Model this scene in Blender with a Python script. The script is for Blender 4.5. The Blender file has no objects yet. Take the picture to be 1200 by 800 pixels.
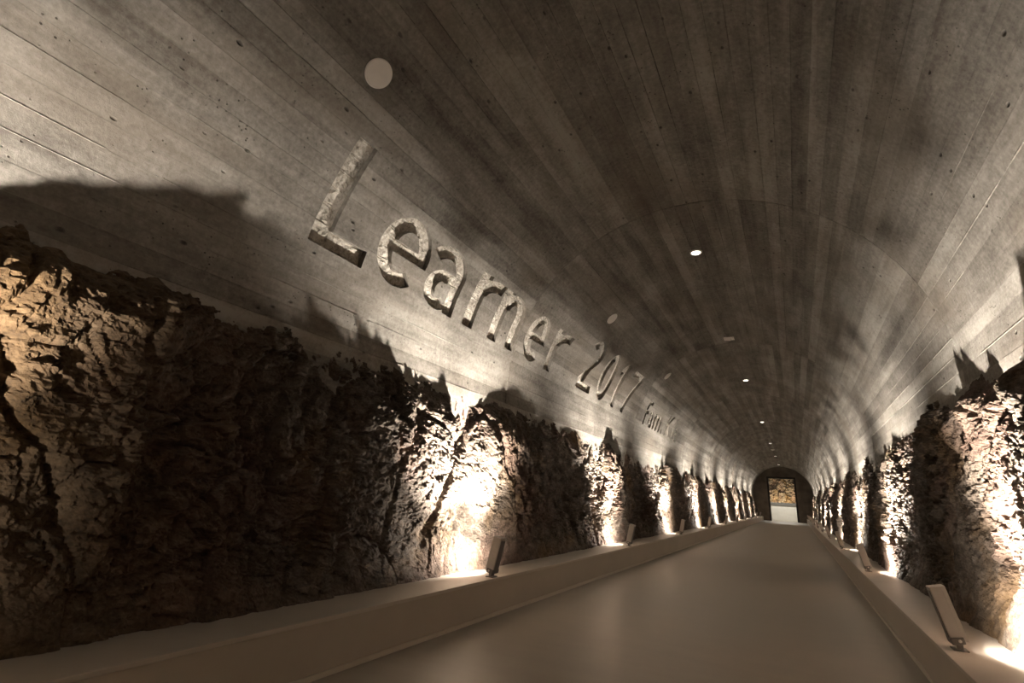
import bpy, bmesh, math, random
import numpy as np
from mathutils import Matrix, Vector
from mathutils.geometry import delaunay_2d_cdt

random.seed(7)
RNG = np.random.default_rng(11)
S = bpy.context.scene
COL = S.collection

# ------------------------------------------------------------------ camera
FPX = 582.5539
YAW, PITCH, ROLL = 0.5145, 0.2925, 0.0607
CAM = Vector((0.976, 0.0, 1.2))
fwd = Vector((-math.sin(YAW) * math.cos(PITCH), math.cos(YAW) * math.cos(PITCH), math.sin(PITCH)))
rgt0 = Vector((math.cos(YAW), math.sin(YAW), 0.0))
up0 = rgt0.cross(fwd)
rgt = rgt0 * math.cos(ROLL) + up0 * math.sin(ROLL)
upv = up0 * math.cos(ROLL) - rgt0 * math.sin(ROLL)
cam_d = bpy.data.cameras.new('camera')
cam_d.sensor_width = 36.0
cam_d.lens = FPX / 1200.0 * 36.0
cam_d.clip_start = 0.02
cam_d.clip_end = 200
cam = bpy.data.objects.new('camera', cam_d)
cam.matrix_world = Matrix(((rgt.x, upv.x, -fwd.x, CAM.x), (rgt.y, upv.y, -fwd.y, CAM.y),
                           (rgt.z, upv.z, -fwd.z, CAM.z), (0, 0, 0, 1)))
COL.objects.link(cam)
S.camera = cam

# ------------------------------------------------------------------ world, exposure
w = bpy.data.worlds.new('world')
S.world = w
w.use_nodes = True
w.node_tree.nodes['Background'].inputs[0].default_value = (0.0, 0.0, 0.0, 1)
w.node_tree.nodes['Background'].inputs[1].default_value = 0.0
S.view_settings.view_transform = 'Standard'
S.view_settings.look = 'None'
S.view_settings.gamma = 1.0
S.view_settings.use_curve_mapping = False
S.view_settings.exposure = -0.12
FLOOD_POWER = 33.0           # each tight emitter of the wall floods on the ledges
FLOOD_WIDE = 40.0            # their broad emitter
FLOOD_COL = (1.0, 0.89, 0.775)
DOWN_POWER = 50.0            # each recessed downlight in the crown
DOWN_COL = (1.0, 0.88, 0.72)

# ------------------------------------------------------------------ dimensions (metres)
A = 1.768          # half width of the floor
HK = 0.353         # kerb height
LED = 0.30         # visible ledge width
ZS, RV = 2.467, 2.482   # vault springing height and radius
YEND = 55.27
YBACK = -7.0
JOINTS = [YBACK, -0.49, 6.03, 12.56, 19.08, 25.60, 32.13, 38.65, 45.17, 51.70, YEND]
FLOODS_Y = [-5.4, -0.3, 4.82, 9.86, 14.95, 20.1, 25.25, 30.4, 35.5, 40.6, 45.7, 50.8]

# ------------------------------------------------------------------ materials
def new_mat(name):
    m = bpy.data.materials.new(name)
    m.use_nodes = True
    nt = m.node_tree
    return m, nt, nt.nodes['Principled BSDF']

def N(nt, typ, **kw):
    n = nt.nodes.new(typ)
    for k, v in kw.items():
        setattr(n, k, v)
    return n

def ramp(nt, fac, stops):
    r = N(nt, 'ShaderNodeValToRGB')
    el = r.color_ramp.elements
    while len(el) < len(stops):
        el.new(0.5)
    for e, (p, c) in zip(el, stops):
        e.position = p
        e.color = (c[0], c[1], c[2], 1) if not isinstance(c, (int, float)) else (c, c, c, 1)
    nt.links.new(fac, r.inputs[0])
    return r.outputs[0]

def noise(nt, vec, scale, detail=6, rough=0.6, dist=0.0):
    n = N(nt, 'ShaderNodeTexNoise')
    n.inputs['Scale'].default_value = scale
    n.inputs['Detail'].default_value = detail
    n.inputs['Roughness'].default_value = rough
    n.inputs['Distortion'].default_value = dist
    nt.links.new(vec, n.inputs['Vector'])
    return n.outputs['Fac']

def mapping(nt, vec, sc=(1, 1, 1), rot=(0, 0, 0)):
    m = N(nt, 'ShaderNodeMapping')
    m.inputs['Scale'].default_value = sc
    m.inputs['Rotation'].default_value = rot
    nt.links.new(vec, m.inputs['Vector'])
    return m.outputs[0]

def math_(nt, op, a, b=None, clamp=False):
    n = N(nt, 'ShaderNodeMath', operation=op, use_clamp=clamp)
    for i, v in enumerate((a, b)):
        if v is None:
            continue
        if isinstance(v, (int, float)):
            n.inputs[i].default_value = v
        else:
            nt.links.new(v, n.inputs[i])
    return n.outputs[0]

def mixc(nt, fac, a, b, mode='MIX'):
    n = N(nt, 'ShaderNodeMix', data_type='RGBA', blend_type=mode)
    for sock, v in ((n.inputs[0], fac), (n.inputs[6], a), (n.inputs[7], b)):
        if isinstance(v, (int, float)):
            sock.default_value = v
        elif isinstance(v, tuple):
            sock.default_value = (v[0], v[1], v[2], 1)
        else:
            nt.links.new(v, sock)
    return n.outputs[2]

def bump(nt, bsdf, hgt, strength, dist, prev=None):
    b = N(nt, 'ShaderNodeBump')
    b.inputs['Strength'].default_value = strength
    b.inputs['Distance'].default_value = dist
    nt.links.new(hgt, b.inputs['Height'])
    if prev is not None:
        nt.links.new(prev, b.inputs['Normal'])
    nt.links.new(b.outputs[0], bsdf.inputs['Normal'])
    return b.outputs[0]

def concrete_mat():
    m, nt, bs = new_mat('board_marked_concrete')
    tc = N(nt, 'ShaderNodeTexCoord').outputs['Object']
    streak = noise(nt, mapping(nt, tc, (5.5, 0.45, 5.5)), 1.0, 6, 0.62)
    grain = noise(nt, mapping(nt, tc, (60, 1.6, 60)), 1.0, 5, 0.6)
    blot = noise(nt, mapping(nt, tc, (1, .6, 1)), 2.3, 9, 0.72, 0.3)
    fine = noise(nt, tc, 26, 6, 0.7)
    att = N(nt, 'ShaderNodeAttribute', attribute_name='tone').outputs['Fac']
    f = math_(nt, 'MULTIPLY', streak, 0.44)
    f = math_(nt, 'ADD', f, math_(nt, 'MULTIPLY', blot, 0.42))
    f = math_(nt, 'ADD', f, math_(nt, 'MULTIPLY', grain, 0.05))
    f = math_(nt, 'ADD', f, math_(nt, 'MULTIPLY', fine, 0.34))
    f = math_(nt, 'ADD', f, math_(nt, 'MULTIPLY', att, 0.13))
    c = ramp(nt, f, [(0.46, (0.046, 0.041, 0.034)), (0.57, (0.112, 0.102, 0.088)),
                     (0.68, (0.195, 0.182, 0.160)), (0.82, (0.33, 0.315, 0.282))])
    warm = noise(nt, mapping(nt, tc, (1.2, 0.6, 1.2)), 1.0, 4, 0.6)
    c = mixc(nt, ramp(nt, warm, [(0.48, 0.0), (0.68, 0.45)]), c, (0.155, 0.128, 0.098))
    # blow holes
    vo = N(nt, 'ShaderNodeTexVoronoi')
    vo.inputs['Scale'].default_value = 7.0
    nt.links.new(mapping(nt, tc, (1, 0.6, 1)), vo.inputs['Vector'])
    msk = noise(nt, tc, 2.2, 3, 0.5)
    pit = math_(nt, 'MULTIPLY', ramp(nt, vo.outputs['Distance'], [(0.045, 1.0), (0.11, 0.0)]),
                ramp(nt, msk, [(0.44, 0.0), (0.52, 1.0)]))
    vo2 = N(nt, 'ShaderNodeTexVoronoi')
    vo2.inputs['Scale'].default_value = 26.0
    nt.links.new(tc, vo2.inputs['Vector'])
    pit2 = math_(nt, 'MULTIPLY', ramp(nt, vo2.outputs['Distance'], [(0.10, 1.0), (0.18, 0.0)]),
                 ramp(nt, noise(nt, tc, 4.0, 4, 0.6), [(0.52, 0.0), (0.62, 1.0)]))
    pits = math_(nt, 'MAXIMUM', pit, pit2)
    c = mixc(nt, math_(nt, 'MULTIPLY', pits, 0.75), c, (0.03, 0.025, 0.02))
    nt.links.new(c, bs.inputs['Base Color'])
    bs.inputs['Roughness'].default_value = 0.82
    bs.inputs['Specular IOR Level'].default_value = 0.25
    hh = math_(nt, 'ADD', math_(nt, 'MULTIPLY', fine, 0.5), math_(nt, 'MULTIPLY', grain, 0.12))
    hh = math_(nt, 'SUBTRACT', hh, math_(nt, 'MULTIPLY', pits, 1.4))
    hh = math_(nt, 'ADD', hh, math_(nt, 'MULTIPLY', blot, 0.3))
    bump(nt, bs, hh, 0.8, 0.011)
    return m

def chiselled_mat():
    m, nt, bs = new_mat('chiselled_concrete')
    tc = N(nt, 'ShaderNodeTexCoord').outputs['Object']
    a = noise(nt, tc, 24, 8, 0.75, 0.5)
    b = noise(nt, tc, 5, 5, 0.6)
    f = math_(nt, 'ADD', math_(nt, 'MULTIPLY', a, 0.65), math_(nt, 'MULTIPLY', b, 0.35))
    c = ramp(nt, f, [(0.36, (0.14, 0.125, 0.10)), (0.47, (0.36, 0.335, 0.29)), (0.60, (0.62, 0.59, 0.53))])
    nt.links.new(c, bs.inputs['Base Color'])
    bs.inputs['Roughness'].default_value = 0.9
    bs.inputs['Specular IOR Level'].default_value = 0.2
    bump(nt, bs, a, 0.6, 0.012)
    return m

def rock_mat(name, ochre_y=None):
    m, nt, bs = new_mat(name)
    tc = N(nt, 'ShaderNodeTexCoord').outputs['Object']
    big = noise(nt, tc, 0.9, 5, 0.6, 0.3)
    mid = noise(nt, mapping(nt, tc, (1, 1, 1.6)), 5.5, 8, 0.7, 0.15)
    fine = noise(nt, tc, 38, 8, 0.7)
    f = math_(nt, 'ADD', math_(nt, 'MULTIPLY', mid, 0.62), math_(nt, 'MULTIPLY', fine, 0.38))
    c1 = ramp(nt, f, [(0.34, (0.022, 0.017, 0.0135)), (0.47, (0.080, 0.064, 0.050)),
                      (0.58, (0.150, 0.124, 0.100)), (0.74, (0.25, 0.215, 0.178))])
    c2 = ramp(nt, f, [(0.34, (0.026, 0.017, 0.008)), (0.48, (0.095, 0.058, 0.026)),
                      (0.60, (0.155, 0.098, 0.045)), (0.76, (0.23, 0.155, 0.075))])
    c3 = ramp(nt, f, [(0.36, (0.028, 0.018, 0.014)), (0.52, (0.112, 0.075, 0.057)),
                      (0.72, (0.215, 0.160, 0.128))])
    c = mixc(nt, ramp(nt, big, [(0.50, 0.0), (0.64, 0.8)]), c1, c2)
    big2 = noise(nt, mapping(nt, tc, (1.3, 0.7, 0.8)), 1.0, 4, 0.6)
    c = mixc(nt, ramp(nt, big2, [(0.50, 0.0), (0.62, 1.0)]), c, c3)
    if ochre_y is not None:   # rock turns more ochre towards this end of the wall
        sx = N(nt, 'ShaderNodeSeparateXYZ')
        nt.links.new(tc, sx.inputs[0])
        yv = math_(nt, 'ADD', sx.outputs[1], math_(nt, 'MULTIPLY', big, 2.0))
        mr = N(nt, 'ShaderNodeMapRange')
        mr.inputs[1].default_value = ochre_y + 2.2
        mr.inputs[2].default_value = ochre_y
        nt.links.new(yv, mr.inputs[0])
        c = mixc(nt, mr.outputs[0], c, mixc(nt, 0.8, c, c2))
    nt.links.new(c, bs.inputs['Base Color'])
    bs.inputs['Roughness'].default_value = 0.8
    bs.inputs['Specular IOR Level'].default_value = 0.2
    gr = noise(nt, mapping(nt, tc, (1, 1, 1.8)), 17, 7, 0.72)
    n1 = bump(nt, bs, mid, 0.35, 0.03)
    n2 = bump(nt, bs, gr, 0.8, 0.022, n1)
    bump(nt, bs, fine, 0.9, 0.012, n2)
    return m

def plain_mat(name, col, rough=0.5, spec=0.5, var=0.12, scale=6.0, metal=0.0, bmp=0.0):
    m, nt, bs = new_mat(name)
    tc = N(nt, 'ShaderNodeTexCoord').outputs['Object']
    n = noise(nt, tc, scale, 5, 0.6)
    lo = tuple(c * (1 - var) for c in col)
    hi = tuple(min(1, c * (1 + var)) for c in col)
    nt.links.new(ramp(nt, n, [(0.35, lo), (0.65, hi)]), bs.inputs['Base Color'])
    bs.inputs['Roughness'].default_value = rough
    bs.inputs['Specular IOR Level'].default_value = spec
    bs.inputs['Metallic'].default_value = metal
    if bmp:
        bump(nt, bs, noise(nt, tc, scale * 12, 4, 0.6), 0.4, bmp)
    return m

def floor_mat():
    m, nt, bs = new_mat('sealed_concrete_floor')
    tc = N(nt, 'ShaderNodeTexCoord').outputs['Object']
    a = noise(nt, mapping(nt, tc, (0.8, 0.35, 1)), 1.0, 6, 0.6, 0.4)
    b = noise(nt, mapping(nt, tc, (1.2, 5.0, 1)), 1.0, 5, 0.6)
    f = math_(nt, 'ADD', math_(nt, 'MULTIPLY', a, 0.6), math_(nt, 'MULTIPLY', b, 0.4))
    c = ramp(nt, f, [(0.38, (0.27, 0.238, 0.195)), (0.62, (0.35, 0.312, 0.26))])
    nt.links.new(c, bs.inputs['Base Color'])
    nt.links.new(ramp(nt, f, [(0.35, 0.34), (0.65, 0.48)]), bs.inputs['Roughness'])
    bs.inputs['Specular IOR Level'].default_value = 0.45
    bump(nt, bs, b, 0.06, 0.01)
    return m

def emit_mat(name, col, strength):
    m, nt, bs = new_mat(name)
    bs.inputs['Base Color'].default_value = (0.8, 0.8, 0.8, 1)
    bs.inputs['Emission Color'].default_value = (*col, 1)
    bs.inputs['Emission Strength'].default_value = strength
    return m

M_CON = concrete_mat()
M_CHI = chiselled_mat()
M_ROCKL = rock_mat('fractured_rock_with_ochre_end', 1.6)
M_ROCKR = rock_mat('fractured_rock')
M_FLOOR = floor_mat()
M_KERB = plain_mat('painted_kerb', (0.37, 0.325, 0.265), 0.45, 0.4, 0.05, 1.2)
M_LEDGE = plain_mat('painted_ledge', (0.43, 0.385, 0.33), 0.42, 0.4, 0.05, 1.5)
M_TRIM = plain_mat('pale_trim', (0.50, 0.45, 0.375), 0.4, 0.4, 0.05, 2.0)
M_FIX = plain_mat('grey_powder_coat', (0.33, 0.305, 0.275), 0.42, 0.5, 0.05, 12)
M_FIXD = plain_mat('dark_grey_metal', (0.10, 0.092, 0.085), 0.4, 0.5, 0.08, 12)
M_WHITE = plain_mat('white_plastic', (0.88, 0.84, 0.79), 0.5, 0.4, 0.03, 8)
M_STEEL = plain_mat('steel', (0.5, 0.48, 0.45), 0.3, 0.5, 0.05, 20, 1.0)
M_END = plain_mat('dark_plaster', (0.18, 0.155, 0.125), 0.8, 0.3, 0.25, 1.5, 0, 0.004)
M_FRAME = plain_mat('black_frame', (0.018, 0.016, 0.014), 0.5, 0.4, 0.1, 5)
M_PANEL = plain_mat('white_panel', (0.74, 0.72, 0.66), 0.5, 0.4, 0.03, 3)
M_GREY = plain_mat('grey_stone', (0.17, 0.165, 0.15), 0.6, 0.4, 0.1, 3)
M_LENS = emit_mat('lit_flood_lens', FLOOD_COL, 55.0)
M_BULB = emit_mat('lit_downlight', (1.0, 0.93, 0.82), 9.0)

# ------------------------------------------------------------------ mesh helpers
def link(o, parent=None):
    COL.objects.link(o)
    if parent is not None:
        o.parent = parent
    return o

def obj_from(name, verts, faces, mat, parent=None, smooth=False, tone=None):
    me = bpy.data.meshes.new(name)
    me.from_pydata(verts, [], faces)
    me.materials.append(mat)
    me.polygons.foreach_set('use_smooth', [bool(smooth)] * len(me.polygons))
    if tone is not None:
        at = me.attributes.new('tone', 'FLOAT', 'FACE')
        at.data.foreach_set('value', tone if hasattr(tone, '__len__') else [tone] * len(faces))
    me.update()
    return link(bpy.data.objects.new(name, me), parent)

def bm_obj(name, bm, mat, parent=None, smooth=False):
    me = bpy.data.meshes.new(name)
    bmesh.ops.recalc_face_normals(bm, faces=bm.faces[:])
    bm.to_mesh(me)
    bm.free()
    me.materials.append(mat)
    me.polygons.foreach_set('use_smooth', [bool(smooth)] * len(me.polygons))
    return link(bpy.data.objects.new(name, me), parent)

def box_bm(x0, x1, y0, y1, z0, z1, bev=0.0, seg=2, mtx=None):
    bm = bmesh.new()
    bmesh.ops.create_cube(bm, size=1.0)
    for v in bm.verts:
        v.co = Vector(((x0 + x1) / 2 + v.co.x * (x1 - x0), (y0 + y1) / 2 + v.co.y * (y1 - y0),
                       (z0 + z1) / 2 + v.co.z * (z1 - z0)))
    if bev:
        bmesh.ops.bevel(bm, geom=bm.edges[:], offset=bev, segments=seg, affect='EDGES', profile=0.5)
    if mtx is not None:
        bmesh.ops.transform(bm, matrix=mtx, verts=bm.verts[:])
    return bm

def lathe_bm(prof, seg=32, mtx=None):
    """profile [(r, z)...] turned about z"""
    bm = bmesh.new()
    rings = []
    for r, z in prof:
        if r < 1e-6:
            rings.append([bm.verts.new((0, 0, z))])
        else:
            rings.append([bm.verts.new((r * math.cos(2 * math.pi * k / seg), r * math.sin(2 * math.pi * k / seg), z))
                          for k in range(seg)])
    for a, b in zip(rings[:-1], rings[1:]):
        for k in range(seg):
            k2 = (k + 1) % seg
            if len(a) == 1 and len(b) == 1:
                continue
            if len(a) == 1:
                bm.faces.new((a[0], b[k], b[k2]))
            elif len(b) == 1:
                bm.faces.new((a[k], a[k2], b[0]))
            else:
                bm.faces.new((a[k], a[k2], b[k2], b[k]))
    if mtx is not None:
        bmesh.ops.transform(bm, matrix=mtx, verts=bm.verts[:])
    return bm

def thing(name, label, cat, loc=(0, 0, 0), group=None):
    o = bpy.data.objects.new(name, None)
    o.empty_display_size = 0.1
    o.location = loc
    o['label'] = label
    o['category'] = cat
    if group:
        o['group'] = group
    return link(o)

def structure(o, label=None):
    o['kind'] = 'structure'
    if label:
        o['label'] = label
    return o

# ------------------------------------------------------------------ vault of board-marked concrete
BW = math.radians(3.6) * RV
V0 = math.radians(1.6) * RV
VMAX = math.pi * RV
KS = list(range(-4, 54))
def vb(k):
    return V0 + k * BW

def circ(v):
    if v < 0:
        return (-RV, ZS + v)
    if v > VMAX:
        return (RV, ZS - (v - VMAX))
    t = v / RV
    return (-RV * math.cos(t), ZS + RV * math.sin(t))

PTS = {k: circ(vb(k)) for k in range(-5, 56)}
def vmap(y, v, d, k=None):
    """surface point of the faceted vault; d > 0 goes outward into the concrete"""
    if k is None:
        k = int(math.floor((v - V0) / BW))
    p, q = PTS[k], PTS[k + 1]
    t = (v - vb(k)) / BW
    tx, tz = q[0] - p[0], q[1] - p[1]
    l = math.hypot(tx, tz)
    nx, nz = -tz / l, tx / l
    return (p[0] + tx * t + nx * d, y, p[1] + tz * t + nz * d)

# --- glyphs as unions of stroke outlines: u along the tunnel, v up the arc
def rect(x0, x1, y0, y1):
    return [(x0, y0), (x1, y0), (x1, y1), (x0, y1)]

def arc(cx, cy, rx, ry, t, th, a0, a1, n=22):
    out, inn = [], []
    for i in range(n + 1):
        a = math.radians(a0 + (a1 - a0) * i / n)
        out.append((cx + rx * math.cos(a), cy + ry * math.sin(a)))
        inn.append((cx + (rx - t) * math.cos(a), cy + (ry - th) * math.sin(a)))
    return out + inn[::-1]

def glyph(ch, wd, cap, xh, t, th):
    if ch == 'L':
        return [rect(0, t, 0, cap), rect(0, wd, 0, th)]
    if ch == 'F':
        return [rect(0, t, 0, cap), rect(0, wd, cap - th, cap), rect(0, wd * .85, cap * .46, cap * .46 + th)]
    if ch == 'e':
        return [arc(wd / 2, xh / 2, wd / 2, xh / 2, t, th, -8, 308, 34), rect(t * .6, wd - t * .3, xh * .43, xh * .43 + th * .82)]
    if ch == 'a':
        bw = wd * 0.86
        return [arc(wd - t - (wd - t) * .43, xh * .60, (wd - t) * .43 + t, xh * .40, t, th, 0, 148, 20),
                rect(wd - t, wd, 0, xh * .61),
                arc(bw / 2, xh * .31, bw / 2, xh * .31, t * .95, th * .9, 60, 318, 26),
                [(bw * .5, xh * .62), (bw * .5, xh * .62 - th * .9), (wd - t * .5, xh * .62 - th * .8), (wd - t * .5, xh * .62)]]
    if ch == 'r':
        return [rect(0, t, 0, xh), arc(wd * .98, xh * .62, wd * .98 - t * .15, xh * .38, t, th * 1.05, 82, 178, 18)]
    if ch == 'n':
        return [rect(0, t, 0, xh), arc(wd / 2 + t * .1, xh * .62, wd / 2 - t * .1, xh * .38, t, th, 0, 172, 24),
                rect(wd - t, wd, 0, xh * .63)]
    if ch == 'm':
        h2 = (wd + t) / 2
        g = [rect(0, t, 0, xh)]
        for x in (0, wd - h2):
            g += [arc(x + h2 / 2 + t * .1, xh * .64, h2 / 2 - t * .1, xh * .36, t, th, 0, 172, 18), rect(x + h2 - t, x + h2, 0, xh * .65)]
        return g
    if ch == '2':
        return [rect(0, wd, 0, th), arc(wd * .47, cap * .735, wd * .5, cap * .265, t, th, -28, 152, 24),
                [(0, th * .6), (t * 1.25, th * .8), (wd * .60, cap * .42), (wd * .915, cap * .62), (wd * .915 - t * .88, cap * .66),
                 (wd * .50, cap * .48), (0, th * 1.35)]]
    if ch == '0':
        return [arc(wd / 2, cap / 2, wd / 2, cap / 2, t, th, 0, 180, 26), arc(wd / 2, cap / 2, wd / 2, cap / 2, t, th, 180, 360, 26)]
    if ch == '1':
        return [rect(wd - t, wd, 0, cap), [(0, cap * .79), (t * .4, cap * .69), (wd - t * .5, cap * .87), (wd - t * .3, cap), (wd - t, cap)]]
    if ch == '7':
        return [rect(0, wd, cap - th, cap), [(wd * .12, 0), (wd * .12 + t * 1.1, 0), (wd, cap - th * .6), (wd, cap), (wd - t * .9, cap - th * .3)]]
    if ch == 'K':
        return [rect(0, t, 0, cap), [(t * .8, cap * .36), (t * .8, cap * .56), (wd - t * 1.15, cap), (wd, cap)],
                [(t * 1.2, cap * .52), (t * 1.9, cap * .66), (wd, 0), (wd - t * 1.2, 0)]]
    if ch == 'l':
        return [rect(0, t, 0, cap)]
    if ch == '.':
        return [rect(0, wd, 0, wd)]
    return []

BASE = 0.652
TEXT = [  # char, start, end, cap, x-height, stroke, bar
    ('L', 2.40, 3.01, 0.985, 0, .20, .165), ('e', 3.09, 3.80, 0, .725, .19, .145), ('a', 3.86, 4.46, 0, .72, .19, .14),
    ('r', 4.68, 5.20, 0, .725, .225, .14), ('n', 5.27, 5.96, 0, .725, .225, .145), ('e', 6.18, 6.83, 0, .735, .215, .14),
    ('r', 7.02, 7.58, 0, .73, .225, .14), ('2', 8.42, 9.12, 1.02, 0, .225, .15), ('0', 9.38, 10.09, 1.03, 0, .225, .15),
    ('1', 10.26, 10.68, 1.02, 0, .225, .15), ('7', 11.05, 11.86, 1.02, 0, .215, .15)]
TEXT2 = [('F', 13.20, 13.56, .66, 0, .13, .10), ('a', 13.66, 14.05, 0, .46, .12, .09), ('m', 14.22, 15.05, 0, .46, .13, .09),
         ('.', 15.24, 15.37, 0, 0, 0, 0), ('K', 15.72, 16.32, .68, 0, .14, .10), ('l', 16.66, 16.80, .70, 0, .14, .1),
         ('a', 17.10, 17.52, 0, .47, .13, .09)]

def polys_of(row):
    out = []
    for ch, y0, y1, cap, xh, t, th in row:
        g = [[(y0 + u, BASE + v) for u, v in p] for p in glyph(ch, y1 - y0, cap, xh, t, th)]
        out.append((ch, g))
    return out

def inside_poly(px, py, poly):
    r = np.zeros(len(px), bool)
    n = len(poly)
    j = n - 1
    for i in range(n):
        xi, yi = poly[i]
        xj, yj = poly[j]
        if yi != yj:
            c = ((yi > py) != (yj > py)) & (px < (xj - xi) * (py - yi) / (yj - yi) + xi)
            r ^= c
        j = i
    return r

LETTERS = polys_of(TEXT) + polys_of(TEXT2)
GAP = 0.0009
KT0, KT1 = 2, 12           # boards that carry the lettering
DEPTH = 0.056
delta = {(s, k): random.uniform(-0.005, 0.0) for s in range(len(JOINTS)) for k in range(-6, 60)}
tones = {(s, k): random.random() for s in range(len(JOINTS)) for k in range(-6, 60)}

ceiling_v, ceiling_f = [], []
for y in (YBACK, YEND):
    for k in KS:
        ceiling_v.append(vmap(y, vb(k), 0.16, k))
nk = len(KS)
for i in range(nk - 1):
    ceiling_f.append((i, i + 1, nk + i + 1, nk + i))
ceiling = structure(obj_from('ceiling', ceiling_v, ceiling_f, M_CON, tone=0.5),
                    'barrel vault of board-marked grey concrete over the tunnel')

class Piece:
    def __init__(self):
        self.v, self.f = [], []
    def quad(self, *p):
        n = len(self.v)
        self.v += list(p)
        self.f.append(tuple(range(n, n + len(p))))

def fins(pc, s, k, y0, y1, k_is_text):
    """thin raised seams of cement that leaked between two boards"""
    y = y0 + random.uniform(0, .6)
    v = vb(k)
    d0 = min(delta[(s, k)], delta[(s, k - 1)])
    while y < y1 - .3:
        ln = random.uniform(.3, 2.2)
        ye = min(y + ln, y1 - .02)
        ok = True
        if k_is_text:
            ys = np.linspace(y - .02, ye + .02, 40)
            for ch, g in LETTERS:
                for p in g:
                    if inside_poly(ys, np.full(40, v), p).any():
                        ok = False
        if ok and random.random() < .62:
            hgt = random.uniform(.0025, .006)
            wd = random.uniform(.002, .0035)
            nn = max(2, int((ye - y) / .12))
            for q in range(nn):
                ya, yb = y + (ye - y) * q / nn, y + (ye - y) * (q + 1) / nn
                ha, hb = d0 - hgt, d0 - hgt
                a0, b0 = vmap(ya, v - wd, .0, k - 1), vmap(yb, v - wd, .0, k - 1)
                a1, b1 = vmap(ya, v, ha, k), vmap(yb, v, hb, k)
                a2, b2 = vmap(ya, v + wd, .0, k), vmap(yb, v + wd, .0, k)
                pc.quad(a0, b0, b1, a1)
                pc.quad(a1, b1, b2, a2)
        y = ye + random.uniform(.02, .5)

def plain_board(pc, s, k, y0, y1):
    d = delta[(s, k)]
    va, vc = vb(k) + GAP, vb(k + 1) - GAP
    g = 0.006
    P = lambda y, v, dd: vmap(y, v, dd, k)
    a, b, c, e = P(y0 + g, va, d), P(y1 - g, va, d), P(y1 - g, vc, d), P(y0 + g, vc, d)
    A2, B2, C2, E2 = P(y0 + g, va, .03), P(y1 - g, va, .03), P(y1 - g, vc, .03), P(y0 + g, vc, .03)
    pc.quad(a, b, c, e)
    pc.quad(a, A2, B2, b)
    pc.quad(b, B2, C2, c)
    pc.quad(c, C2, E2, e)
    pc.quad(e, E2, A2, a)

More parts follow.
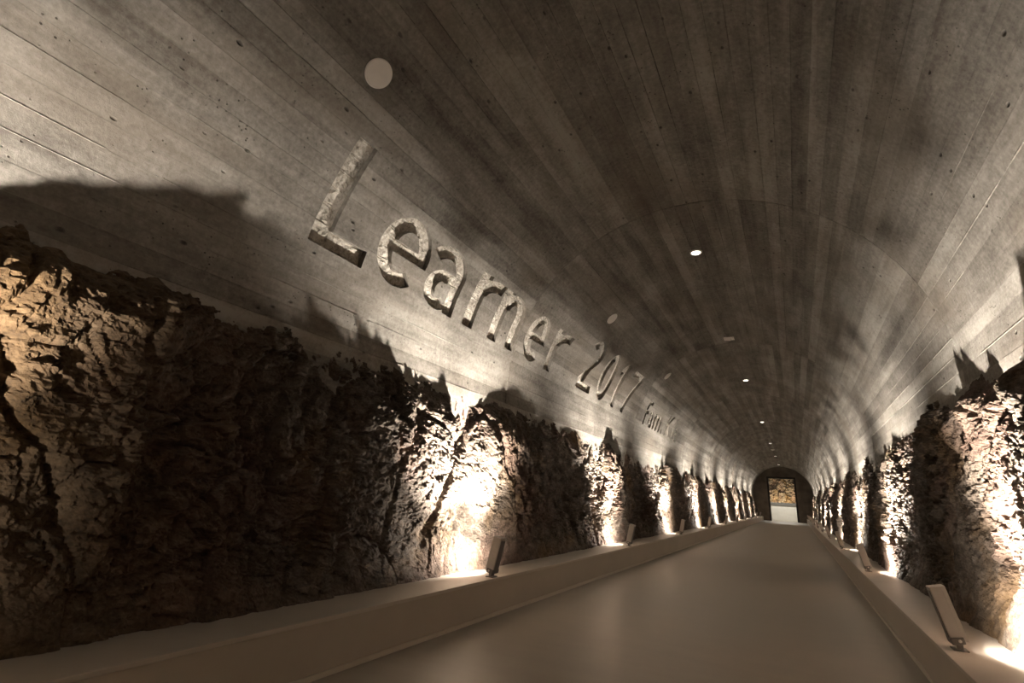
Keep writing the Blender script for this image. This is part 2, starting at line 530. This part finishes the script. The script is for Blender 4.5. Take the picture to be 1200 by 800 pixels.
letter_data = {}
def text_panel(s, y0, y1):
    """boards of one bay with the letters cut out of them; returns {k: Piece}"""
    g = 0.006
    here = [i for i, (ch, gl) in enumerate(LETTERS) if y0 < gl[0][0][0] < y1]
    V, E = [], []
    def add_loop(pts):
        n = len(V)
        V.extend(pts)
        E.extend([(n + i, n + (i + 1) % len(pts)) for i in range(len(pts))])
    for k in range(KT0, KT1):
        add_loop([(y0 + g, vb(k) + GAP), (y1 - g, vb(k) + GAP), (y1 - g, vb(k + 1) - GAP), (y0 + g, vb(k + 1) - GAP)])
    for i in here:
        for p in LETTERS[i][1]:
            add_loop(p)
    # scattered points inside the letters give the broken, chiselled ground
    for i in here:
        big = i < len(TEXT)
        st = .034 if big else .06
        for p in LETTERS[i][1]:
            q = np.array(p)
            lo, hi = q.min(0), q.max(0)
            gx, gy = np.meshgrid(np.arange(lo[0], hi[0], st), np.arange(lo[1], hi[1], st))
            gx = gx.ravel() + RNG.uniform(-.4, .4, gx.size) * st
            gy = gy.ravel() + RNG.uniform(-.4, .4, gy.size) * st
            m = inside_poly(gx, gy, p)
            V.extend(zip(gx[m].tolist(), gy[m].tolist()))
    rv, re, rf, *_ = delaunay_2d_cdt([Vector(p) for p in V], E, [], 0, 1e-5)
    rv = np.array([(p.x, p.y) for p in rv])
    tri = np.array([t[:3] for t in rf])
    ctr = rv[tri].mean(1)
    ins = np.full(len(tri), -1)
    for i in here:
        for p in LETTERS[i][1]:
            ins[inside_poly(ctr[:, 0], ctr[:, 1], p)] = i
    kk = np.floor((ctr[:, 1] - V0) / BW).astype(int)
    fr = ctr[:, 1] - (V0 + kk * BW)
    board = (ins < 0) & (fr > GAP) & (fr < BW - GAP) & (ctr[:, 0] > y0 + g) & (ctr[:, 0] < y1 - g) & (kk >= KT0) & (kk < KT1)
    owner = {}
    for ti, t in enumerate(tri):
        for a, b in ((0, 1), (1, 2), (2, 0)):
            owner.setdefault(tuple(sorted((int(t[a]), int(t[b])))), []).append(ti)
    out = {k: Piece() for k in range(KT0, KT1)}
    for ti in np.nonzero(board)[0]:
        k = int(kk[ti])
        d = delta[(s, k)]
        pc = out[k]
        pc.quad(*[vmap(rv[v][0], rv[v][1], d, k) for v in tri[ti]])
        for a, b in ((0, 1), (1, 2), (2, 0)):
            va, vb_ = int(tri[ti][a]), int(tri[ti][b])
            oth = [o for o in owner[tuple(sorted((va, vb_)))] if o != ti]
            if not oth or (not board[oth[0]] and ins[oth[0]] < 0) or (board[oth[0]] and kk[oth[0]] != k):
                p, q = rv[va], rv[vb_]
                pc.quad(vmap(p[0], p[1], d, k), vmap(p[0], p[1], .03, k), vmap(q[0], q[1], .03, k), vmap(q[0], q[1], d, k))
    jit = {}
    on_edge = set()
    for e, os_ in owner.items():
        i_ = [ins[o] for o in os_]
        if max(i_) >= 0 and min(i_) < 0:
            on_edge.update(e)
    for i in here:
        fl = Piece()
        wl = Piece()
        for ti in np.nonzero(ins == i)[0]:
            ps = []
            for v in tri[ti]:
                v = int(v)
                if v not in jit:
                    jit[v] = DEPTH * (1.0 if i < len(TEXT) else .75) + (random.uniform(-.006, .004) if v in on_edge else random.uniform(-.008, .005))
                ps.append(vmap(rv[v][0], rv[v][1], jit[v]))
            fl.quad(*ps)
            for a, b in ((0, 1), (1, 2), (2, 0)):
                va, vb_ = int(tri[ti][a]), int(tri[ti][b])
                oth = [o for o in owner[tuple(sorted((va, vb_)))] if o != ti]
                if oth and ins[oth[0]] < 0:
                    d = delta[(s, int(kk[oth[0]]))] if board[oth[0]] else 0.004
                    p, q = rv[va], rv[vb_]
                    ko = int(kk[oth[0]])
                    wl.quad(vmap(p[0], p[1], d, ko), vmap(q[0], q[1], d, ko), vmap(q[0], q[1], jit.get(vb_, DEPTH) + .012, ko), vmap(p[0], p[1], jit.get(va, DEPTH) + .012, ko))
        letter_data[i] = (fl, wl)
    return out

far = Piece()
far_tone = []
for s in range(len(JOINTS) - 1):
    y0, y1 = JOINTS[s], JOINTS[s + 1]
    single = 1 <= s <= 3
    tp = text_panel(s, y0, y1) if single else {}
    for k in KS[:-1]:
        v_c = vb(k + .5)
        hidden = v_c < -0.12 or v_c > VMAX + 0.12
        pc = Piece()
        if k in tp:
            pc = tp[k]
        else:
            plain_board(pc, s, k, y0, y1)
        if s <= 4 and not hidden:
            fins(pc, s, k, y0, y1, single and KT0 <= k <= KT1)
        if single and not hidden:
            obj_from('board_strip', pc.v, pc.f, M_CON, ceiling, tone=tones[(s, k)])
        else:
            n = len(far.v)
            far.v += pc.v
            far.f += [tuple(i + n for i in f) for f in pc.f]
            far_tone += [tones[(s, k)]] * len(pc.f)
fo = obj_from('board_strips', far.v, far.f, M_CON, ceiling, tone=far_tone)
fo['kind'] = 'stuff'

ins1 = thing('inscription', 'large letters reading Learner 2017 cut deep into the concrete vault', 'lettering', (0, 0, 0))
ins2 = thing('inscription', 'small cut lettering beginning Fam. farther along the vault', 'lettering', (0, 0, 0))
for i, (ch, gl) in enumerate(LETTERS):
    if i not in letter_data:
        continue
    fl, wl = letter_data[i]
    par = ins1 if i < len(TEXT) else ins2
    o = obj_from('recessed_digit' if ch.isdigit() else ('recessed_dot' if ch == '.' else 'recessed_letter'), fl.v, fl.f, M_CHI, par)
    # each closed outline of the cut is a wall of its own
    key = lambda p: (round(p[0], 4), round(p[1], 4), round(p[2], 4))
    par_ = list(range(len(wl.f)))
    def find(q):
        while par_[q] != q:
            par_[q] = par_[par_[q]]
            q = par_[q]
        return q
    seen = {}
    for fi, f in enumerate(wl.f):
        for vi in f:
            kq = (round(wl.v[vi][1], 4), round(math.atan2(wl.v[vi][2] - ZS, -wl.v[vi][0]), 3))
            if kq in seen:
                par_[find(fi)] = find(seen[kq])
            else:
                seen[kq] = fi
    comps = {}
    for fi in range(len(wl.f)):
        comps.setdefault(find(fi), []).append(fi)
    for fl_ids in comps.values():
        vv, ff = [], []
        for fi in fl_ids:
            ff.append(tuple(range(len(vv), len(vv) + len(wl.f[fi]))))
            vv += [wl.v[q] for q in wl.f[fi]]
        obj_from('recess_wall', vv, ff, M_CON, o, tone=0.35)

# ------------------------------------------------------------------ numpy noise for the rock
def hsh(ix, iy, iz, seed):
    h = (ix.astype(np.int64) * 374761393 + iy.astype(np.int64) * 668265263 + iz.astype(np.int64) * 2147483647 + seed * 974711) & 0x7fffffff
    h = ((h ^ (h >> 13)) * 1274126177) & 0x7fffffff
    h = ((h ^ (h >> 16)) * 461845907) & 0x7fffffff
    return ((h ^ (h >> 15)) & 0xffffff) / float(0xffffff)

def vnoise(x, y, seed):
    ix, iy = np.floor(x), np.floor(y)
    fx, fy = x - ix, y - iy
    fx = fx * fx * fx * (fx * (fx * 6 - 15) + 10)
    fy = fy * fy * fy * (fy * (fy * 6 - 15) + 10)
    z = np.zeros_like(ix)
    a, b = hsh(ix, iy, z, seed), hsh(ix + 1, iy, z, seed)
    c, d = hsh(ix, iy + 1, z, seed), hsh(ix + 1, iy + 1, z, seed)
    return (a + (b - a) * fx + (c - a) * fy + (a - b - c + d) * fx * fy) * 2 - 1

def fbm(x, y, seed, oct_=5, gain=.5):
    s, a = 0, 1.0
    for i in range(oct_):
        s = s + a * vnoise(x + 17.3 * i, y - 9.1 * i, seed + i)
        x, y, a = x * 2.03, y * 2.03, a * gain
    return s

def facets(x, y, seed, slope=1.0):
    """broken rock: every Voronoi cell is a randomly tilted plane; returns height and edge distance"""
    ix, iy = np.floor(x), np.floor(y)
    b1 = np.full(x.shape, 9.0)
    b2 = np.full(x.shape, 9.0)
    hgt = np.zeros(x.shape)
    z = np.zeros_like(ix)
    for dx in (-1, 0, 1):
        for dy in (-1, 0, 1):
            cx, cy = ix + dx, iy + dy
            px = cx + hsh(cx, cy, z, seed)
            py = cy + hsh(cx, cy, z + 1, seed)
            d = (px - x) ** 2 + (py - y) ** 2
            gx = (hsh(cx, cy, z + 2, seed) - .5) * 2
            gy = (hsh(cx, cy, z + 3, seed) - .5) * 2
            of = hsh(cx, cy, z + 4, seed) * 2 - 1
            hh = of + slope * (gx * (x - px) + gy * (y - py))
            near = d < b1
            b2 = np.where(near, b1, np.minimum(b2, d))
            hgt = np.where(near, hh, hgt)
            b1 = np.where(near, d, b1)
    return hgt, np.sqrt(b2) - np.sqrt(b1)

def sstep(a, b, x):
    t = np.clip((x - a) / (b - a), 0, 1)
    return t * t * (3 - 2 * t)

def columns(segs):
    ys = []
    for a, b, st in segs:
        ys.append(np.arange(a, b, st))
    return np.append(np.concatenate(ys), segs[-1][1])

def rock_wall(name, side, segs, mat, label, seed, top_tab, bulge_tab, feats=()):
    Y = columns(segs)
    nb, nt_ = 206, 4
    s = np.linspace(0, 1, nb)
    YY, SS = np.meshgrid(Y, s, indexing='ij')
    tab = np.array(top_tab)
    ztop = np.interp(Y, tab[:, 0], tab[:, 1])
    rag = fbm(Y * 2.1, Y * 0, seed + 40, 5, .62) * .055 + np.maximum(0, vnoise(Y * 3.4, Y * 0, seed + 50)) ** 3 * .16
    shift = (ztop - 2.36 + rag)[:, None]
    ztop = np.full_like(Y, 2.62)
    ZZ = .30 + (ztop[:, None] - .30) * SS
    # warped coordinates
    wy = YY + fbm(YY * .9, ZZ * .9, seed + 1, 3) * .18
    wz = ZZ + fbm(YY * .9, ZZ * .9, seed + 2, 3) * .15 + YY * .12
    big, e1 = facets(wy * 1.35, wz * .75, seed + 3, 1.3)
    mid, e2 = facets(wy * 4.4 + 5, wz * 3.4, seed + 4, 1.5)
    sml, e3 = facets(wy * 9, wz * 18 + 2, seed + 5, 1.5)
    tin, e4 = facets(wy * 26, wz * 40, seed + 6, 1.5)
    col = vnoise(YY * 1.15 + .35 * vnoise(ZZ * .8, YY * .3, seed + 8), ZZ * .16, seed + 7)
    amp = .30 + 1.0 * sstep(-.55, .6, vnoise(YY * 1.1, ZZ * .9, seed + 9))
    d = .075 * col + .050 * big * amp + .034 * mid * amp + .021 * sml * amp + .010 * tin * (.35 + .65 * amp) - .045
    d += .018 * fbm(YY * 6, ZZ * 6, seed + 10, 4, .6)
    d -= .055 * np.exp(-(e1 / .055) ** 2) + .028 * np.exp(-(e2 / .07) ** 2) * amp
    d -= .014 * np.exp(-(e3 / .09) ** 2) * amp
    bt = np.array(bulge_tab)
    bul = np.interp(Y, bt[:, 0], bt[:, 1])[:, None]       # how far the wall stands forward here
    prof = np.interp(ZZ, [.30, .8, 1.4, 1.85, 2.1, 2.35, 2.7], [0, .30, .75, 1.0, .75, .2, 0])
    d += bul * prof
    # recess behind the ledge and set back under the concrete
    low = sstep(.36, .85, ZZ)
    d = np.where(d > 0, d * (.12 + .88 * low), d * (.35 + .65 * low))
    depth = 2.125 + np.interp(ZZ - shift * sstep(1.7, 2.2, ZZ), [.3, .45, .8, 1.2, 1.8, 2.1, 2.25, 2.5, 2.7], [0, .05, .10, .12, .18, .25, .30, .52, .70])
    for fy, fz, sy, sz, am in feats:
        d = d + am * np.exp(-((YY - fy) / sy) ** 2 - ((ZZ - fz) / sz) ** 2)
    X = np.maximum(depth - d, 1.86 + .2 * (1 - low))
    X = np.minimum(X, 2.66)
    # top folds back under the vault
    xl, zl = X[:, -1], ZZ[:, -1]
    q = np.linspace(0, 1, nt_ + 1)[1:]
    XT = xl[:, None] + (2.68 - xl)[:, None] * q[None, :]
    ZT = zl[:, None] + .10 * np.sqrt(q)[None, :] + fbm(Y[:, None] * 9 + q * 3, q[None, :] * 5 + Y[:, None] * 0, seed + 20, 3) * .028 * np.sin(q * math.pi)[None, :]
    Xa = np.concatenate([X, XT], 1)
    Za = np.concatenate([ZZ, ZT], 1)
    Ya = np.repeat(Y[:, None], Xa.shape[1], 1)
    # break the columns up a little sideways so edges are not ruled
    Ya = Ya + fbm(Ya * 4, Za * 4, seed + 30, 3) * .012
    nc, nr = Xa.shape
    co = np.stack([Xa * side, Ya, Za], -1).reshape(-1, 3).astype(np.float32)
    idx = np.arange(nc * nr).reshape(nc, nr)
    quad = np.stack([idx[:-1, :-1], idx[1:, :-1], idx[1:, 1:], idx[:-1, 1:]], -1).reshape(-1, 4)
    if side < 0:
        quad = quad[:, ::-1]
    me = bpy.data.meshes.new(name)
    me.vertices.add(len(co))
    me.vertices.foreach_set('co', co.ravel())
    me.loops.add(quad.size)
    me.loops.foreach_set('vertex_index', quad.ravel().astype(np.int32))
    me.polygons.add(len(quad))
    me.polygons.foreach_set('loop_start', np.arange(0, quad.size, 4, dtype=np.int32))
    me.polygons.foreach_set('loop_total', np.full(len(quad), 4, dtype=np.int32))
    me.update(calc_edges=True)
    me.polygons.foreach_set('use_smooth', np.zeros(len(quad), bool))
    me.materials.append(mat)
    return structure(link(bpy.data.objects.new(name, me)), label)

rock_wall('wall_left', -1, [(YBACK, 0, .08), (0, 6.5, .0108), (6.5, 14, .02), (14, 28, .045), (28, YEND, .10)], M_ROCKL,
          'rough fractured brown rock wall behind the ledge left of the floor', 100,
          [(-7, 2.36), (0, 2.30), (1, 2.36), (3, 2.40), (5, 2.36), (7, 2.36), (9, 2.36), (12, 2.28), (55, 2.3)],
          [(-7, .0), (.0, -.06), (.4, -.03), (.9, .06), (1.45, .13), (1.62, -.02), (2.5, .0), (3.3, .09), (3.9, .08), (4.62, .10), (4.76, -.05), (5.25, -.05),
           (5.45, .10), (6.2, .06), (6.7, -.05), (7.9, -.05), (8.6, .05), (9.0, -.03), (9.9, -.03), (10.4, .06), (11, -.03), (55, -.02)],
          [(.15, .72, .16, .45, .26), (.45, 2.05, .35, .20, .13), (.95, 2.10, .35, .22, .17), (1.45, 2.1, .25, .2, .14), (2.6, 1.1, .3, .6, -.08), (5.25, 1.2, .18, .9, .05)])  # first bump: out-of-view rib added to shade the lower rock
rock_wall('wall_right', 1, [(YBACK, 3.2, .10), (3.2, 9.5, .0115), (9.5, 16, .025), (16, 28, .05), (28, YEND, .10)], M_ROCKR,
          'rough fractured brown rock wall behind the ledge right of the floor', 300,
          [(-7, 2.3), (3, 2.34), (4.5, 2.36), (6, 2.36), (9, 2.40), (12, 2.32), (55, 2.3)],
          [(-7, .03), (3.8, .10), (4.6, .10), (4.8, .02), (5.3, .05), (5.8, .04), (6.4, -.03), (7.5, -.03), (8.4, .06), (9, -.02), (10, -.02), (55, -.02)],
          [(4.42, 2.12, .16, .2, .16), (5.15, 2.1, .10, .16, .10), (5.75, 2.1, .16, .16, .12), (6.5, 2.1, .12, .16, .08), (7.6, 2.1, .12, .2, .10)])

# ------------------------------------------------------------------ floor, kerbs with ledges
nyf = 60
structure(obj_from('floor', [(-2.75, YBACK, 0), (2.75, YBACK, 0), (2.75, 66, 0), (-2.75, 66, 0)], [(0, 1, 2, 3)], M_FLOOR),
          'smooth grey-brown sealed floor with a soft sheen')
for side, nm, lab in ((-1, 'kerb_left', 'long low beige kerb under the rock wall left of the floor'),
                      (1, 'kerb_right', 'long low beige kerb under the rock wall right of the floor')):
    e = bpy.data.objects.new(nm, None)
    link(e)
    structure(e, lab)
    def sb(x0, x1, z0, z1, bev):
        a, b = sorted((side * x0, side * x1))
        return box_bm(a, b, YBACK, YEND - .01, z0, z1, bev, 2)
    bm_obj('kerb_face', sb(A, A + .10, 0.0, HK - .028, 0), M_KERB, e)
    bm_obj('ledge_cap', sb(A - .012, A + .75, HK - .028, HK, .004), M_LEDGE, e)
    bm_obj('base_strip', sb(A - .014, A, 0.0, .035, .003), M_TRIM, e)

# ------------------------------------------------------------------ flood lights on the ledges
def make_flood(side):
    root = bpy.data.objects.new('flood_light', None)
    link(root)
    tilt = Matrix.Translation((0, 0, .055)) @ Matrix.Rotation(math.radians(-13) * side, 4, 'Y')   # top leans into the corridor
    wsign = side                                                                                   # lens looks at the rock
    def b(x0, x1, y0, y1, z0, z1, bev, m):
        x0, x1 = sorted((x0 * wsign, x1 * wsign))
        return box_bm(x0, x1, y0, y1, z0, z1, bev, 2, m)
    bm_obj('housing', b(-.046, .026, -.058, .058, 0, .34, .005, tilt), M_FIX, root)
    bm_obj('back_panel', b(-.049, -.044, -.043, .043, .03, .315, .002, tilt), M_FIXD, root)
    bm_obj('lens', b(.025, .029, -.045, .045, .04, .315, .001, tilt), M_LENS, root)
    hood = bmesh.new()
    for (y0, y1, z0, z1) in ((-.058, -.047, 0, .34), (.047, .058, 0, .34), (-.047, .047, 0, .034), (-.047, .047, .326, .34)):
        t_ = b(.024, .046, y0, y1, z0, z1, 0, tilt)
        me_ = bpy.data.meshes.new('tmp')
        t_.to_mesh(me_)
        t_.free()
        hood.from_mesh(me_)
        bpy.data.meshes.remove(me_)
    bm_obj('bezel', hood, M_FIX, root)
    bk = bm_obj('bracket', b(-.048, .028, -.066, .066, -.012, .030, .006, tilt), M_FIXD, root)
    bm_obj('base_plate', b(-.042, .042, -.05, .05, -.001 - .0, .010, .003, Matrix.Identity(4)), M_FIXD, root)
    bm_obj('stem', b(-.018, .018, -.03, .03, .006, .05, .004, Matrix.Identity(4)), M_FIXD, root)
    for sy in (-1, 1):
        bm = lathe_bm([(0, 0), (.010, 0), (.010, .006), (.006, .009), (0, .009)], 12,
                      tilt @ Matrix.Translation((0, sy * .063, .010)) @ Matrix.Rotation(-sy * math.pi / 2, 4, 'X'))
        bm_obj('knob', bm, M_STEEL, root)
    return root

def copy_thing(src):
    r = src.copy()
    COL.objects.link(r)
    for ch in src.children:
        c = ch.copy()
        COL.objects.link(c)
        c.parent = r
        for g in ch.children:
            d = g.copy()
            COL.objects.link(d)
            d.parent = c
    return r

light_d = bpy.data.lights.new('flood_beam', 'AREA')
light_d.shape = 'RECTANGLE'
light_d.size = .05
light_d.size_y = .12
light_d.energy = FLOOD_POWER
light_d.color = FLOOD_COL
light_d.spread = math.radians(54)
light_w = light_d.copy()
light_w.energy = FLOOD_WIDE
light_w.spread = math.radians(160)
ORD = ['nearest the camera', 'second from the camera', 'third from the camera', 'fourth from the camera', 'fifth from the camera',
       'sixth from the camera', 'seventh from the camera', 'eighth from the camera', 'ninth from the camera', 'tenth from the camera']
for side in (-1, 1):
    proto = make_flood(side)
    first = True
    x = side * (A + .055) if side < 0 else A + .095
    sname = 'left' if side < 0 else 'right'
    for i, y in enumerate(FLOODS_Y):
        o = proto if first else copy_thing(proto)
        first = False
        o.location = (x, y, HK)
        o['category'] = 'flood light'
        o['group'] = 'flood lights along the ' + sname + ' ledge'
        if y < 1:
            o['label'] = 'grey slab flood light on the %s ledge, out of view %s the camera' % (sname, 'far behind' if y < -3 else 'just beside')
        else:
            o['label'] = 'grey slab flood light on the %s ledge, %s' % (sname, ORD[i - 2])
        # emitters behind the lens: one broad row for the rock, three tighter ones washing up the concrete
        pos = Matrix.Translation((0, 0, .055)) @ Matrix.Rotation(math.radians(-13) * side, 4, 'Y') @ Vector((side * .048, 0, .19))
        for fan, elev, dat in ((-26, 62, light_d), (0, 63, light_d), (26, 62, light_d), (0, 25, light_w)):
            lo = bpy.data.objects.new('flood_beam', dat)
            link(lo, o)
            a, up_t = math.radians(fan), math.radians(elev)
            dirv = Vector((side * math.cos(up_t) * math.cos(a), math.sin(a), math.sin(up_t) * math.cos(a)))
            lo.rotation_euler = dirv.to_track_quat('-Z', 'Y').to_euler()
            lo.location = pos + Vector((0, .03 * fan / 25, -.05 if dat is light_w else 0))

# ------------------------------------------------------------------ crown fittings
def crown_mtx(y, v, d=0.0):
    p = vmap(y, v, d)
    k = int(math.floor((v - V0) / BW))
    a, b = PTS[k], PTS[k + 1]
    tx, tz = b[0] - a[0], b[1] - a[1]
    l = math.hypot(tx, tz)
    n = Vector((tz / l, 0, -tx / l))         # into the tunnel
    xa = Vector((0, 1, 0))
    ya = n.cross(xa)
    return Matrix(((xa.x, ya.x, n.x, p[0]), (xa.y, ya.y, n.y, p[1]), (xa.z, ya.z, n.z, p[2]), (0, 0, 0, 1)))

VC = RV * math.pi / 2
down_d = bpy.data.lights.new('downlight_beam', 'SPOT')
down_d.energy = DOWN_POWER
down_d.color = DOWN_COL
down_d.spot_size = math.radians(125)
down_d.spot_blend = 1.0
down_d.shadow_soft_size = .06
DY = [-1.5, 7.46, 16.73, 25.67, 34.62, 43.5, 52.3]
dl0 = None
for i, y in enumerate(DY):
    if dl0 is None:
        dl0 = bpy.data.objects.new('downlight', None)
        link(dl0)
        bm_obj('trim_ring', lathe_bm([(.066, -.02), (.066, .008), (.072, .012), (.088, .010), (.092, .002), (.092, -.02)], 40), M_WHITE, dl0, True)
        bm_obj('lit_disc', lathe_bm([(0, .022), (.03, .020), (.055, .014), (.067, .006), (.067, -.01)], 40), M_BULB, dl0)
        o = dl0
    else:
        o = copy_thing(dl0)
    o.matrix_world = crown_mtx(y, VC - .04, -.008)
    o['category'] = 'downlight'
    o['group'] = 'downlights along the crown of the vault'
    o['label'] = ('round lit downlight in the crown of the vault, ' + (ORD[i - 1] if i else 'out of view behind the camera'))
    lo = bpy.data.objects.new('downlight_beam', down_d)
    link(lo, o)
    lo.location = (0, 0, .03)
    lo.rotation_euler = (math.pi, 0, 0)

cover = None
for i, (y, v, lab) in enumerate(((2.20, 2.105, 'large white round cover disc in the vault above the letter L'),
                                 (8.29, 2.09, 'small white round cover disc in the vault above the digit 2'),
                                 (12.97, 2.09, 'small white round cover disc in the vault beyond the digit 7'))):
    if cover is None:
        cover = bpy.data.objects.new('ceiling_disc', None)
        link(cover)
        bm_obj('rim', lathe_bm([(.098, .010), (.104, .013), (.112, .011), (.115, .003), (.115, -.02)], 48), M_WHITE, cover, True)
        bm_obj('grille', lathe_bm([(0, .010), (.05, .010), (.099, .009), (.099, -.01)], 48), M_WHITE, cover)
        o = cover
    else:
        o = copy_thing(cover)
    o.matrix_world = crown_mtx(y, v, -.008)
    o['category'] = 'ceiling disc'
    o['group'] = 'round discs on the left side of the vault'
    o['label'] = lab

det = None
for y, lab in ((12.17, 'small square white detector box in the crown before the second downlight'),
               (38.6, 'tiny square white detector box far down the crown of the vault')):
    if det is None:
        det = bpy.data.objects.new('smoke_detector', None)
        link(det)
        bm_obj('plate', box_bm(-.11, .11, -.11, .11, -.01, .018, .006), M_WHITE, det)
        bm_obj('sensor_dome', lathe_bm([(.055, .016), (.055, .032), (.045, .045), (.02, .05), (0, .05)], 28), M_WHITE, det, True)
        for sx in (-1, 1):
            for sy in (-1, 1):
                bm_obj('screw', lathe_bm([(0, .022), (.008, .022), (.009, .017)], 10, Matrix.Translation((sx * .09, sy * .09, 0))), M_STEEL, det)
        o = det
    else:
        o = copy_thing(det)
    o.matrix_world = crown_mtx(y, VC - .05, -.008)
    o['category'] = 'detector'
    o['group'] = 'square detectors in the crown'
    o['label'] = lab

# ------------------------------------------------------------------ end wall with the tall opening, room beyond
DX0, DX1, DZ = -1.15, 1.08, 3.90
def wall_with_opening(name, y0, y1, mat, label):
    pc = Piece()
    n = 40
    arch = [(-2.7, 0)] + [(-2.7 * math.cos(math.pi * i / n), ZS + 2.7 * math.sin(math.pi * i / n)) for i in range(n + 1)] + [(2.7, 0)]
    inner = [(DX0, 0), (DX0, DZ), (DX1, DZ), (DX1, 0)]
    V = [Vector(p) for p in arch] + [Vector(p) for p in inner]
    na = len(arch)
    E = [(i, i + 1) for i in range(na - 1)] + [(na, na + 1), (na + 1, na + 2), (na + 2, na + 3)] + [(0, na), (na - 1, na + 3)]
    rv, re, rf, *_ = delaunay_2d_cdt(V, E, [], 0, 1e-5)
    for f in rf:
        c = sum((rv[i] for i in f), Vector((0, 0))) / len(f)
        if DX0 < c.x < DX1 and c.y < DZ:
            continue
        pc.quad(*[(rv[i].x, y0, rv[i].y) for i in f])
        pc.quad(*[(rv[i].x, y1, rv[i].y) for i in f])
    for (x0, z0), (x1, z1) in zip(inner[:-1], inner[1:]):
        pc.quad((x0, y0, z0), (x1, y0, z1), (x1, y1, z1), (x0, y1, z0))
    return structure(obj_from(name, pc.v, pc.f, mat), label)
wall_with_opening('wall_end', YEND, YEND + .35, M_END, 'dark plastered end wall with a tall opening at the far end of the tunnel')
fr = bpy.data.objects.new('door_1', None)
link(fr)
structure(fr, 'black frame round the tall opening in the end wall')
bm_obj('frame_post', box_bm(DX0 - .10, DX0 + .06, YEND - .04, YEND + .40, 0, DZ + .10, .01), M_FRAME, fr)
bm_obj('frame_post', box_bm(DX1 - .06, DX1 + .10, YEND - .04, YEND + .40, 0, DZ + .10, .01), M_FRAME, fr)
bm_obj('frame_head', box_bm(DX0 + .06, DX1 - .06, YEND - .04, YEND + .40, DZ - .06, DZ + .10, .01), M_FRAME, fr)
# plaster panels of the end wall
for x0, x1 in ((-2.30, DX0 - .12), (DX1 + .12, 2.30)):
    bm_obj('wall_panel', box_bm(x0, x1, YEND - .03, YEND + .01, .0, 3.0, .006), M_END, bpy.data.objects['wall_end'])
# structure closing the back, behind the camera
structure(obj_from('wall_back', [(-2.8, YBACK, 0), (2.8, YBACK, 0), (2.8, YBACK, 5.3), (-2.8, YBACK, 5.3)], [(0, 1, 2, 3)], M_END),
          'dark wall closing the tunnel behind the camera')
# room beyond
YR = 64.0
pc = Piece()
pc.quad((-2.75, YEND + .35, 0), (-2.75, 66, 0), (-2.75, 66, 5.2), (-2.75, YEND + .35, 5.2))
pc.quad((2.75, YEND + .35, 0), (2.75, 66, 0), (2.75, 66, 5.2), (2.75, YEND + .35, 5.2))
pc.quad((-2.75, YEND + .35, 5.2), (2.75, YEND + .35, 5.2), (2.75, 66, 5.2), (-2.75, 66, 5.2))
structure(obj_from('wall_beyond', pc.v, pc.f, M_END), 'plain walls of the lit room beyond the opening')
# rock face of the far room
def far_rock():
    xs = np.linspace(-2.7, 2.7, 150)
    zs = np.linspace(.6, 5.2, 130)
    XX, ZZ = np.meshgrid(xs, zs, indexing='ij')
    h1, e1 = facets(XX * 1.3, ZZ * 1.0, 501, 1.2)
    h2, e2 = facets(XX * 3.6, ZZ * 3.0, 502, 1.2)
    d = .16 * h1 + .07 * h2 + .05 * fbm(XX * 5, ZZ * 5, 503, 4) - .06 * np.exp(-(e1 / .06) ** 2)
    co = np.stack([XX, YR + .5 - d, ZZ], -1).reshape(-1, 3)
    idx = np.arange(co.shape[0]).reshape(150, 130)
    q = np.stack([idx[:-1, :-1], idx[1:, :-1], idx[1:, 1:], idx[:-1, 1:]], -1).reshape(-1, 4)
    return obj_from('wall_far', co.tolist(), q.tolist(), M_ROCKL)
structure(far_rock(), 'yellow lit rock face seen through the tall opening')
ct = thing('counter', 'white panelled counter with grey top beyond the opening', 'counter', (0, 61.0, 0))
for i in range(6):
    x0 = -2.4 + i * .8
    bm_obj('panel', box_bm(x0 + .006, x0 + .794, 0, .04, 0, 1.42, .004), M_PANEL, ct)
bm_obj('carcass', box_bm(-2.4, 2.4, .03, .6, 0, 1.41, 0), M_PANEL, ct)
bm_obj('counter_top', box_bm(-2.45, 2.45, -.06, .75, 1.42, 1.72, .012), M_GREY, ct)
for x, wh in ((-1.5, 'left'), (-.2, 'middle'), (1.2, 'right')):
    o = thing('uplight', 'lit uplight bar behind the white counter, the %s one of three' % wh, 'uplight', (x, 63.2, 1.0), 'uplights behind the white counter')
    bm_obj('housing', box_bm(-.3, .3, -.06, .06, -1.0, .08, .01), M_FIXD, o)
    bm_obj('lens', box_bm(-.28, .28, -.045, .045, .078, .084, .002), M_LENS, o)
    ld = bpy.data.lights.new('uplight_beam', 'AREA')
    ld.shape = 'RECTANGLE'
    ld.size, ld.size_y, ld.energy, ld.color = .55, .08, 130.0, (1.0, .80, .48)
    lo = bpy.data.objects.new('uplight_beam', ld)
    link(lo, o)
    lo.location = (0, 0, .12)
    lo.rotation_euler = Vector((0, .35, .94)).to_track_quat('-Z', 'Y').to_euler()
o = thing('added_ceiling_light', 'added unseen light in the ceiling of the room beyond, brightening the counter', 'added light', (0, 58.5, 5.2))  # unseen lamp added to brighten the white counter panels
bm_obj('frame', box_bm(-.65, .65, -.65, .65, -.05, 0, .01), M_WHITE, o)
bm_obj('diffuser', box_bm(-.6, .6, -.6, .6, -.056, -.048, .001), M_BULB, o)
ld = bpy.data.lights.new('added_ceiling_beam', 'AREA')
ld.size, ld.energy, ld.color = 1.1, 340.0, (1.0, .95, .85)
lo = bpy.data.objects.new('added_ceiling_beam', ld)
link(lo, o)
lo.location = (0, 0, -.08)
